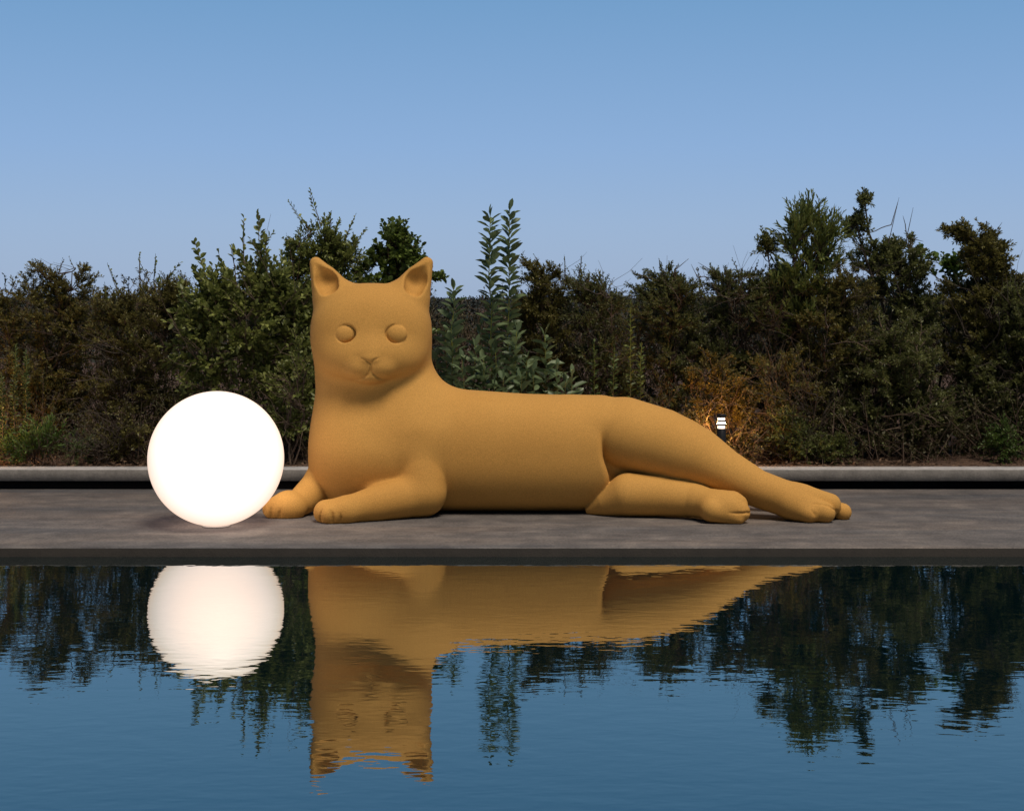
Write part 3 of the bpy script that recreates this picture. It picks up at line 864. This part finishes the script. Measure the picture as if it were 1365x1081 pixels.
shrub("shrub", "large round-leaved shrub with pale trunks directly behind the globe lamp", "shrub", 12.45,
      [(262, 400, 26, 36), (300, 395, 38, 30), (345, 370, 30, 28), (330, 440, 60, 50), (270, 470, 32, 60), (355, 500, 38, 45), (385, 400, 38, 36), (398, 470, 24, 60), (390, 545, 24, 40)],
      "round", "round", nb=165, ns=6, stems=8, bark="pale", seed=14, srad=.013, base=335, spread=.35, bare=22, bare_bark="pale", leafscale=1.08,
      shoots=[(275, 370, 261, 323, 12), (300, 368, 292, 335, 8), (325, 350, 324, 290, 12), (346, 340, 345, 284, 15), (340, 345, 363, 310, 10), (312, 352, 306, 328, 7), (245, 400, 238, 372, 8)],
      stem_to=[(322, 430), (352, 420), (385, 430), (400, 500), (290, 430)])
shrub("shrub", "tall pointed-leaf shrub above the cat's left ear with two sparse sprigs highest in the hedge", "shrub", 12.9,
      [(432, 330, 26, 32), (462, 335, 24, 22), (405, 345, 34, 24), (445, 375, 45, 40), (400, 400, 40, 50), (440, 470, 50, 90)],
      "mid", "round", nb=170, ns=8, stems=6, bark="brown", seed=15, srad=.012, leafscale=1.1,
      shoots=[(425, 335, 384, 268, 12, .42), (432, 318, 413, 252, 13, .45), (415, 310, 401, 290, 9, .3), (440, 320, 441, 284, 12), (458, 325, 474, 286, 10), (470, 340, 478, 318, 7)])
shrub("shrub", "bushy lobed-leaf shrub rising between the cat's ears", "shrub", 13.0,
      [(530, 330, 26, 24), (548, 345, 20, 16), (505, 352, 20, 18), (500, 375, 35, 22), (545, 375, 38, 20), (520, 450, 60, 70), (573, 372, 7, 6)],
      "fig", "fig", nb=130, ns=6, stems=5, seed=16, leafscale=.78, shoots=[(520, 320, 514, 305, 6), (545, 325, 540, 306, 6), (550, 330, 560, 322, 5)])
for i, (px, pt, ln) in enumerate([(19, 462, 2), (35, 470, 0), (4, 500, -2), (-14, 480, 0)]):
    upright(["tall feathery green stem second from the left edge, lit yellow from below", "tall feathery green stem standing rightmost of the left corner clump", "short feathery green stem at the photo's left edge", "feathery green stem cut by the left edge"][i],
            px, pt, 12.05, 40 + i, "grass", .048, .014, 150, ln, "green", .005, .03, group="feathery stems in the left corner")
shrub("plant", "low leafy plant with spreading green sprigs on the kerb at the left corner", "plant", 11.95, [(62, 592, 22, 20), (35, 600, 22, 14)], "grass", "bright", nb=18, ns=5, stems=5, seed=45, upbias=.8, leafscale=1.0, base=60)
shrub("plant", "small low weed growing alone just behind the kerb left of the globe", "plant", 11.95, [(98, 606, 12, 8)], "grass", "grass", nb=6, ns=4, stems=3, seed=46, leafscale=.8)
shrub("shrub", "small dry twiggy shrub low behind the left side of the globe lamp", "shrub", 12.2, [(170, 575, 45, 28), (140, 595, 30, 15)], "fine", "olive", nb=30, ns=8, stems=5, seed=47, bare=34)

shrub("shrub", "leafy shrub with a pale crooked trunk showing between the globe lamp and the cat", "shrub", 12.05,
      [(392, 520, 22, 34), (384, 565, 16, 16), (405, 480, 14, 30)], "round", "round", nb=26, ns=4, stems=4, bark="pale", seed=48, base=388, spread=.05, srad=.019, bare=14, bare_bark="pale", leafscale=.8,
      stem_to=[(404, 540), (398, 500), (376, 545), (409, 560)])

# --- centre: tall upright plants behind the cat's back
UP = [(602, 383, 12.25, 34, 3, "single tall upright plant nearest the cat's neck"), (655, 286, 12.3, 62, -2, "tallest upright plant, left of the close pair, with large sage leaves"),
      (677, 279, 12.45, 60, 3, "tallest upright plant, right of the close pair, with a curling tip"), (630, 460, 12.1, 20, 4, "short upright plant between the neck plant and the tall pair"),
      (683, 440, 12.15, 26, 6, "medium upright plant leaning right just right of the tall pair"), (702, 475, 12.2, 20, 0, "short sage plant standing between two leaning upright plants"),
      (728, 446, 12.2, 22, -2, "upright plant with yellow stem behind the middle of the cat's back"), (594, 440, 12.5, 22, 0, "upright plant half hidden by the cat's neck"),
      (645, 480, 12.1, 18, 0, "small leafy upright plant at the foot of the tall pair"), (760, 500, 12.2, 14, 3, "shortest sage plant just showing over the cat's back")]
for i, (px, pt, Y, n, ln, lab) in enumerate(UP):
    upright(lab, px, pt, Y, 60 + i, "sage", .155, .060, int(n * 2.0) + 14, ln, "green", .009 if pt < 300 else .007)
ORD = ("first", "second", "third", "fourth", "fifth", "sixth", "seventh", "eighth", "ninth", "tenth", "eleventh", "twelfth")
for i, (px, pt, Y) in enumerate(sorted([(585, 470, 12.4), (612, 478, 12.1), (622, 492, 12.0), (664, 462, 12.2), (672, 496, 12.0), (692, 500, 12.0), (714, 492, 12.05), (742, 488, 12.1), (750, 506, 12.0), (655, 506, 11.95), (608, 440, 12.4), (640, 430, 12.5)])):
    upright("%s short sage-leaved plant counting rightwards from the cat's neck" % ORD[i], px, pt, Y, 160 + i, "sage", .145, .056, 24, (i % 3 - 1) * 4, "green", .0055, group="short sage plants filling the gaps")
SL_ = [(790, 455, "slim dark upright plant leftmost of the four behind the cat's hip"), (817, 462, "slim dark upright plant second of the four behind the cat's hip"),
       (838, 405, "slim upright plant with yellow stem tallest of the four behind the cat's hip"), (851, 460, "slim yellow-green plant rightmost of the four behind the cat's hip")]
for i, (px, pt, lab) in enumerate(SL_):
    upright(lab, px, pt, 12.3, 80 + i, "willow" if i > 1 else "grass", .062, .026, 70, 1 + i, "green", .0055)
shrub("shrub", "olive shrub with a round top right of the tall upright plants", "shrub", 12.9,
      [(722, 378, 28, 28), (745, 385, 15, 20), (700, 352, 12, 6), (712, 408, 42, 38), (725, 480, 55, 70)], "fine", "olive", nb=150, ns=14, stems=6, seed=21, bare=8,
      shoots=[(712, 365, 697, 344, 9), (722, 360, 712, 340, 9), (735, 365, 750, 352, 7)])
shrub("shrub", "small-leaved green shrub with two erect leafy tips behind the cat's back", "shrub", 12.8,
      [(775, 385, 19, 20), (806, 388, 18, 16), (790, 412, 42, 38), (800, 490, 50, 70)], "mid", "dark", nb=110, ns=9, stems=6, seed=22, leafscale=.7,
      shoots=[(753, 385, 752, 341, 9, .3), (772, 368, 775, 342, 9), (800, 372, 798, 360, 5)], bare=16)
shrub("shrub", "dense blackish green shrub with a domed top behind the cat's hip", "shrub", 12.85,
      [(882, 373, 32, 22), (850, 392, 20, 15), (912, 388, 22, 18), (882, 408, 64, 46), (880, 510, 70, 70)], "tiny", "dark", nb=190, ns=13, stems=7, seed=23, bare=13, leafscale=1.2,
      shoots=[(880, 360, 878, 345, 8), (898, 365, 905, 352, 6), (862, 370, 842, 362, 0), (900, 360, 918, 345, 0)])
shrub("shrub", "dark broad shrub above the bollard light with twigs along its top", "shrub", 13.0,
      [(962, 372, 26, 18), (1000, 378, 24, 18), (978, 402, 66, 42), (1018, 385, 30, 22), (940, 470, 55, 60), (1000, 500, 55, 60)], "tiny", "dark", nb=230, ns=14, stems=8, seed=24, leafscale=1.2,
      bare=30, bare_zone=[(985, 400, 60, 50), (1020, 440, 30, 40)],
      shoots=[(930, 370, 922, 352, 0), (950, 362, 930, 350, 0), (985, 365, 975, 345, 7), (1005, 365, 1012, 348, 6)])
# --- around the bollard: dry lamp-lit shrubs
shrub("shrub", "dry twiggy shrub lit orange directly behind the bollard light", "shrub", 12.5,
      [(965, 535, 42, 24), (990, 545, 24, 22), (950, 500, 45, 30), (930, 560, 20, 20)], "fine", "amber", nb=90, ns=8, stems=10, seed=25, bare=24, bare_bark="grey", bark="brown", base=966, spread=.10,
      bare_zone=[(970, 520, 70, 60), (1010, 570, 50, 40)])
shrub("shrub", "twiggy brown shrub right of the bollard light with tangled bare stems", "shrub", 12.55,
      [(1040, 520, 60, 60), (1070, 570, 50, 45), (1000, 590, 35, 18)], "fine", "olive", nb=130, ns=9, stems=9, seed=26, bare=90, bark="brown", bare_bark="grey", leafscale=1.1)
shrub("shrub", "low leafy green shrub on the soil just above the cat's hind paws", "shrub", 12.15,
      [(1075, 590, 40, 26), (1045, 575, 25, 28), (1110, 598, 25, 18)], "mid", "willow", nb=60, ns=9, stems=6, seed=27, leafscale=.62)
# --- right third
shrub("shrub", "narrow-leaved willowy shrub with upswept yellow-green sprays above the hind paws", "shrub", 12.9,
      [(1078, 300, 14, 20), (1060, 325, 22, 20), (1098, 330, 22, 34), (1078, 365, 38, 30), (1075, 420, 50, 40)],
      "willow", "willow", nb=85, ns=5, stems=6, seed=28, leafscale=1.1, upbias=1.1, shoots=[(1085, 300, 1076, 258, 9), (1095, 305, 1092, 265, 7), (1105, 320, 1112, 276, 10), (1065, 320, 1048, 294, 9), (1060, 345, 1040, 320, 8)])
shrub("shrub", "shrub with one small round tuft sticking out left of the willowy shrub", "shrub", 13.0,
      [(1022, 322, 10, 11), (1030, 345, 8, 10), (1045, 375, 18, 18), (1050, 420, 40, 45)], "fine", "dark", nb=75, ns=12, stems=5, seed=29, leafscale=1.3, bare=16, bare_zone=[(1045, 430, 35, 35)])
shrub("shrub", "tall open shrub with a tuft on a long bare branch right of the willowy one", "shrub", 13.05,
      [(1148, 270, 14, 9), (1134, 298, 15, 12), (1170, 345, 34, 26), (1205, 345, 34, 34), (1188, 388, 58, 38), (1220, 420, 50, 50)],
      "fine", "dark", nb=150, ns=10, stems=8, seed=30, leafscale=1.35, bark="grey", srad=.013, bare=24, bare_zone=[(1150, 370, 50, 50), (1180, 440, 60, 50)],
      shoots=[(1145, 320, 1135, 300, 8), (1150, 300, 1152, 262, 8), (1183, 330, 1200, 263, 0), (1188, 300, 1199, 268, 0), (1208, 320, 1216, 277, 0), (1207, 300, 1202, 288, 0), (1215, 318, 1232, 322, 0)],
      stem_to=[(1140, 300), (1152, 275), (1185, 340), (1210, 335)])
shrub("shrub", "shrub with a dense dark ball crown and side tuft near the right edge", "shrub", 12.9,
      [(1306, 335, 33, 34), (1318, 345, 30, 30), (1335, 345, 18, 22), (1275, 308, 16, 9), (1290, 320, 10, 8), (1300, 398, 55, 34), (1310, 460, 60, 60), (1352, 388, 24, 20)],
      "fine", "olive", nb=270, ns=12, stems=9, seed=31, leafscale=1.3, bark="grey", srad=.013, shoots=[(1270, 312, 1262, 300, 7), (1285, 308, 1288, 293, 5), (1320, 315, 1324, 300, 0), (1325, 312, 1334, 297, 0), (1258, 309, 1250, 309, 0)],
      bare=18, bare_zone=[(1310, 420, 60, 60)])
shrub("sapling", "small fresh-green sapling tip showing between the two tallest right-hand shrubs", "sapling", 13.2,
      [(1275, 362, 14, 12), (1222, 345, 5, 6), (1268, 352, 8, 8)], "fig", "bright", nb=14, ns=5, stems=3, seed=32, leafscale=.7)
shrub("shrub", "wide mixed dark shrub behind the right kerb with twisting pale trunks at its foot", "shrub", 12.6,
      [(1190, 480, 80, 60), (1150, 540, 60, 60), (1230, 550, 60, 55)], "fine", "dark", nb=220, ns=12, stems=11, seed=33, bark="pale", spread=.55, srad=.019, leafscale=1.2,
      bare=28, bare_bark="pale", bare_zone=[(1210, 560, 80, 50)])
shrub("shrub", "dark shrub with brown twigs left of the pale-trunked shrub on the right", "shrub", 12.75,
      [(1110, 450, 60, 60), (1100, 520, 55, 60), (1120, 388, 50, 34)], "fine", "olive", nb=190, ns=13, stems=8, seed=34, bark="brown", leafscale=1.1, bare=36)
shrub("shrub", "dark shrub running off the right edge above the bright low plant", "shrub", 12.7,
      [(1330, 500, 60, 60), (1370, 450, 50, 80), (1290, 550, 50, 50), (1345, 405, 40, 30), (1380, 560, 60, 50)], "fine", "dark", nb=240, ns=12, stems=9, seed=35, bark="grey", leafscale=1.2, bare=30, bare_bark="grey",
      shoots=[(1345, 395, 1348, 362, 0), (1355, 395, 1363, 365, 0)])
shrub("plant", "bright green leafy plant low beside the kerb near the right edge", "plant", 12.1, [(1342, 585, 20, 22), (1325, 600, 12, 12)], "mid", "bright", nb=26, ns=6, stems=5, seed=36, leafscale=.75)
# beyond the left and right edge, seen from a step to the side
shrub("shrub", "dark fine-leaved shrub beyond the left edge of the photo", "shrub", 12.9, [(-90, 470, 90, 90), (-90, 560, 90, 50)], "fine", "olive", nb=150, ns=12, stems=8, seed=37, bare=12, leafscale=1.3)

# the tangled mass that fills the hedge behind the single shrubs
def thicket():
    rs = np.random.RandomState(5)
    gl, gw = Geo(), Geo()
    n = 11000
    x = rs.uniform(-7.2, 7.2, n); y = rs.uniform(13.1, 14.8, n)
    prof = np.array([(-300, 405), (0, 402), (60, 398), (140, 400), (190, 392), (240, 388), (420, 392), (480, 395), (565, 400), (585, 428), (640, 428), (690, 408), (800, 408), (842, 420), (870, 402), (930, 396), (1040, 392), (1100, 396), (1200, 392), (1250, 396), (1365, 392), (1700, 400)], float)
    cp = np.interp(x * F / y + 682.5, prof[:, 0], prof[:, 1])
    cp += 9 * np.sin(x * 4.3) * np.sin(x * 1.7 + 2) + 7 * np.sin(x * 9.7 + 1) + rs.normal(0, 5, n)
    crest = H - (cp - HOR) * y / F - .04
    low = rs.uniform(0, 1, n) < .30                      # low growth that hides the soil
    y = np.where(low, rs.uniform(12.05, 13.2, n), y)
    z = np.where(low, Z0 + rs.uniform(0, 1, n) ** 1.5 * .40 * (.35 + np.abs(np.sin(x * 2.9 + 1.3 * np.sin(x)))), Z0 + (crest - Z0) * rs.uniform(0, 1, n) ** .6)
    st = np.stack([x, y, z], 1)
    D = rs.normal(0, .5, st.shape); D[:, 2] += .7; D /= np.linalg.norm(D, axis=1, keepdims=True)
    L = rs.uniform(.12, .3, n)
    e = st + D * L[:, None]
    gw.tubes(np.stack([st - D * .2, st, e], 1), np.array([[.004, .003, .0012]]) * np.ones((n, 1)), 3)
    m = 16
    m = 22
    t = rs.uniform(0, 1, (n, m)); B = st[:, None] + D[:, None] * (t * L[:, None])[..., None]
    ld = D[:, None] * .6 + rs.normal(0, .6, (n, m, 3))
    gl.leaves(B.reshape(-1, 3), ld.reshape(-1, 3), rs.uniform(.022, .042, n * m), rs.uniform(.009, .018, n * m), rs, False)
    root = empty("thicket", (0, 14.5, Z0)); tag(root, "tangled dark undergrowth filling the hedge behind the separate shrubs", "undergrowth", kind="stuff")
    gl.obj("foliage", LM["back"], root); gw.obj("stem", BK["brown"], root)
thicket()

# far-off scrub up to the horizon
def far_scrub():
    rs = np.random.RandomState(8)
    gl = Geo()
    for (y0, y1, n, sz, zt) in ((17, 34, 26000, .16, 1.10), (34, 80, 50000, .14, 1.30), (80, 190, 70000, .20, 1.47)):
        y = rs.uniform(y0, y1, n); x = rs.uniform(-1, 1, n) * (y * .55 + 6)
        top = zt * (1 + .06 * np.sin(x * 9 / y0 * 1.7) + .06 * np.sin(x * 31 / y0 + y) + .05 * np.sin(y * 3))
        z = top * rs.uniform(.25, 1, n) ** .5
        D = rs.normal(0, 1, (n, 3)); D[:, 2] = abs(D[:, 2])
        gl.leaves(np.stack([x, y, z], 1), D, sz * rs.uniform(.6, 1.2, n), sz * .6 * rs.uniform(.6, 1.2, n), rs, False)
    o = mesh_obj("distant_scrub", np.concatenate(gl.v), np.concatenate(gl.q), LM["far"], origin=(0, 40, 0))
    tag(o, "low dark scrubland stretching to the horizon beyond the hedge", "scrubland", kind="stuff")
far_scrub()

# dry leaves and bits on the soil
def litter():
    rs = np.random.RandomState(9); gl = Geo(); n = 5200
    x = rs.uniform(-5.5, 5.5, n); y = 11.70 + rs.uniform(0, 1, n) ** 1.5 * 1.3
    B = np.stack([x, y, np.full(n, .136) + rs.uniform(0, .012, n)], 1)
    D = rs.normal(0, 1, (n, 3)); D[:, 2] *= .15
    gl.leaves(B, D, rs.uniform(.015, .05, n), rs.uniform(.006, .02, n), rs, False)
    o = mesh_obj("leaf_litter", np.concatenate(gl.v), np.concatenate(gl.q), mat_leaf("dry fallen leaf", (.05, .028, .016), (.20, .12, .07), .8, .1), origin=(0, 12, .13))
    tag(o, "dry fallen leaves scattered over the soil behind the kerb", "leaf litter", kind="stuff")
litter()

# ---------------------------------------------------------------- bollard lights in the planting
def bollard(px, Y, label):
    x = (px - 682.5) * Y / F
    root = empty("bollard_light", (x, Y, Z0 - .005)); tag(root, label, "bollard light", "bollard lights in the planting bed")
    black = mat_plain("black coated metal", (.012, .012, .013), .4)
    def zz(py): return H - (py - HOR) * 11.95 / F
    def ring(name, r, za, zb_, mat, bev=.0015):
        v, f = disc_stack((x, Y, 0), [(r - bev, za), (r, za + bev), (r, zb_ - bev), (r - bev, zb_)], 32)
        o = mesh_obj(name, v, f, mat, root)
    ring("post", .037, Z0 - .01, zz(571), black)
    ring("cap", .038, zz(556.6), zz(551.8), black)
    for a, b in ((561.9, 559.8), (567.3, 565.0)):
        ring("louvre", .038, zz(a), zz(b), black, .0008)
    core = mat_plain("lit diffuser", (.9, .8, .7), .5, (1.0, .74, .52), 3.2)
    ring("diffuser", .029, zz(571) + .0005, zz(556.6) - .0005, core, .0008)
    # the light leaves through the slots all round
    for k_, (py_, an_) in enumerate(((558.4, 90), (563.4, 10), (569.0, 90), (563.4, 170))):
        ld = bpy.data.lights.new("bollard_glow", 'POINT'); ld.energy = LAMP / 4; ld.color = (1.0, .50, .17); ld.shadow_soft_size = .002
        lo = bpy.data.objects.new("bollard_glow", ld); COL.objects.link(lo); lo.parent = root
        lo.location = (.0345 * math.cos(R(an_)), .0345 * math.sin(R(an_)), zz(py_) - root.location[2])
LAMP = 22.0
bollard(961.5, 11.95, "short black bollard light with glowing louvres behind the cat's hind leg")
bollard(-48, 11.95, "short black bollard light just beyond the left edge of the photo")
print("scene done", time.time() - T0)
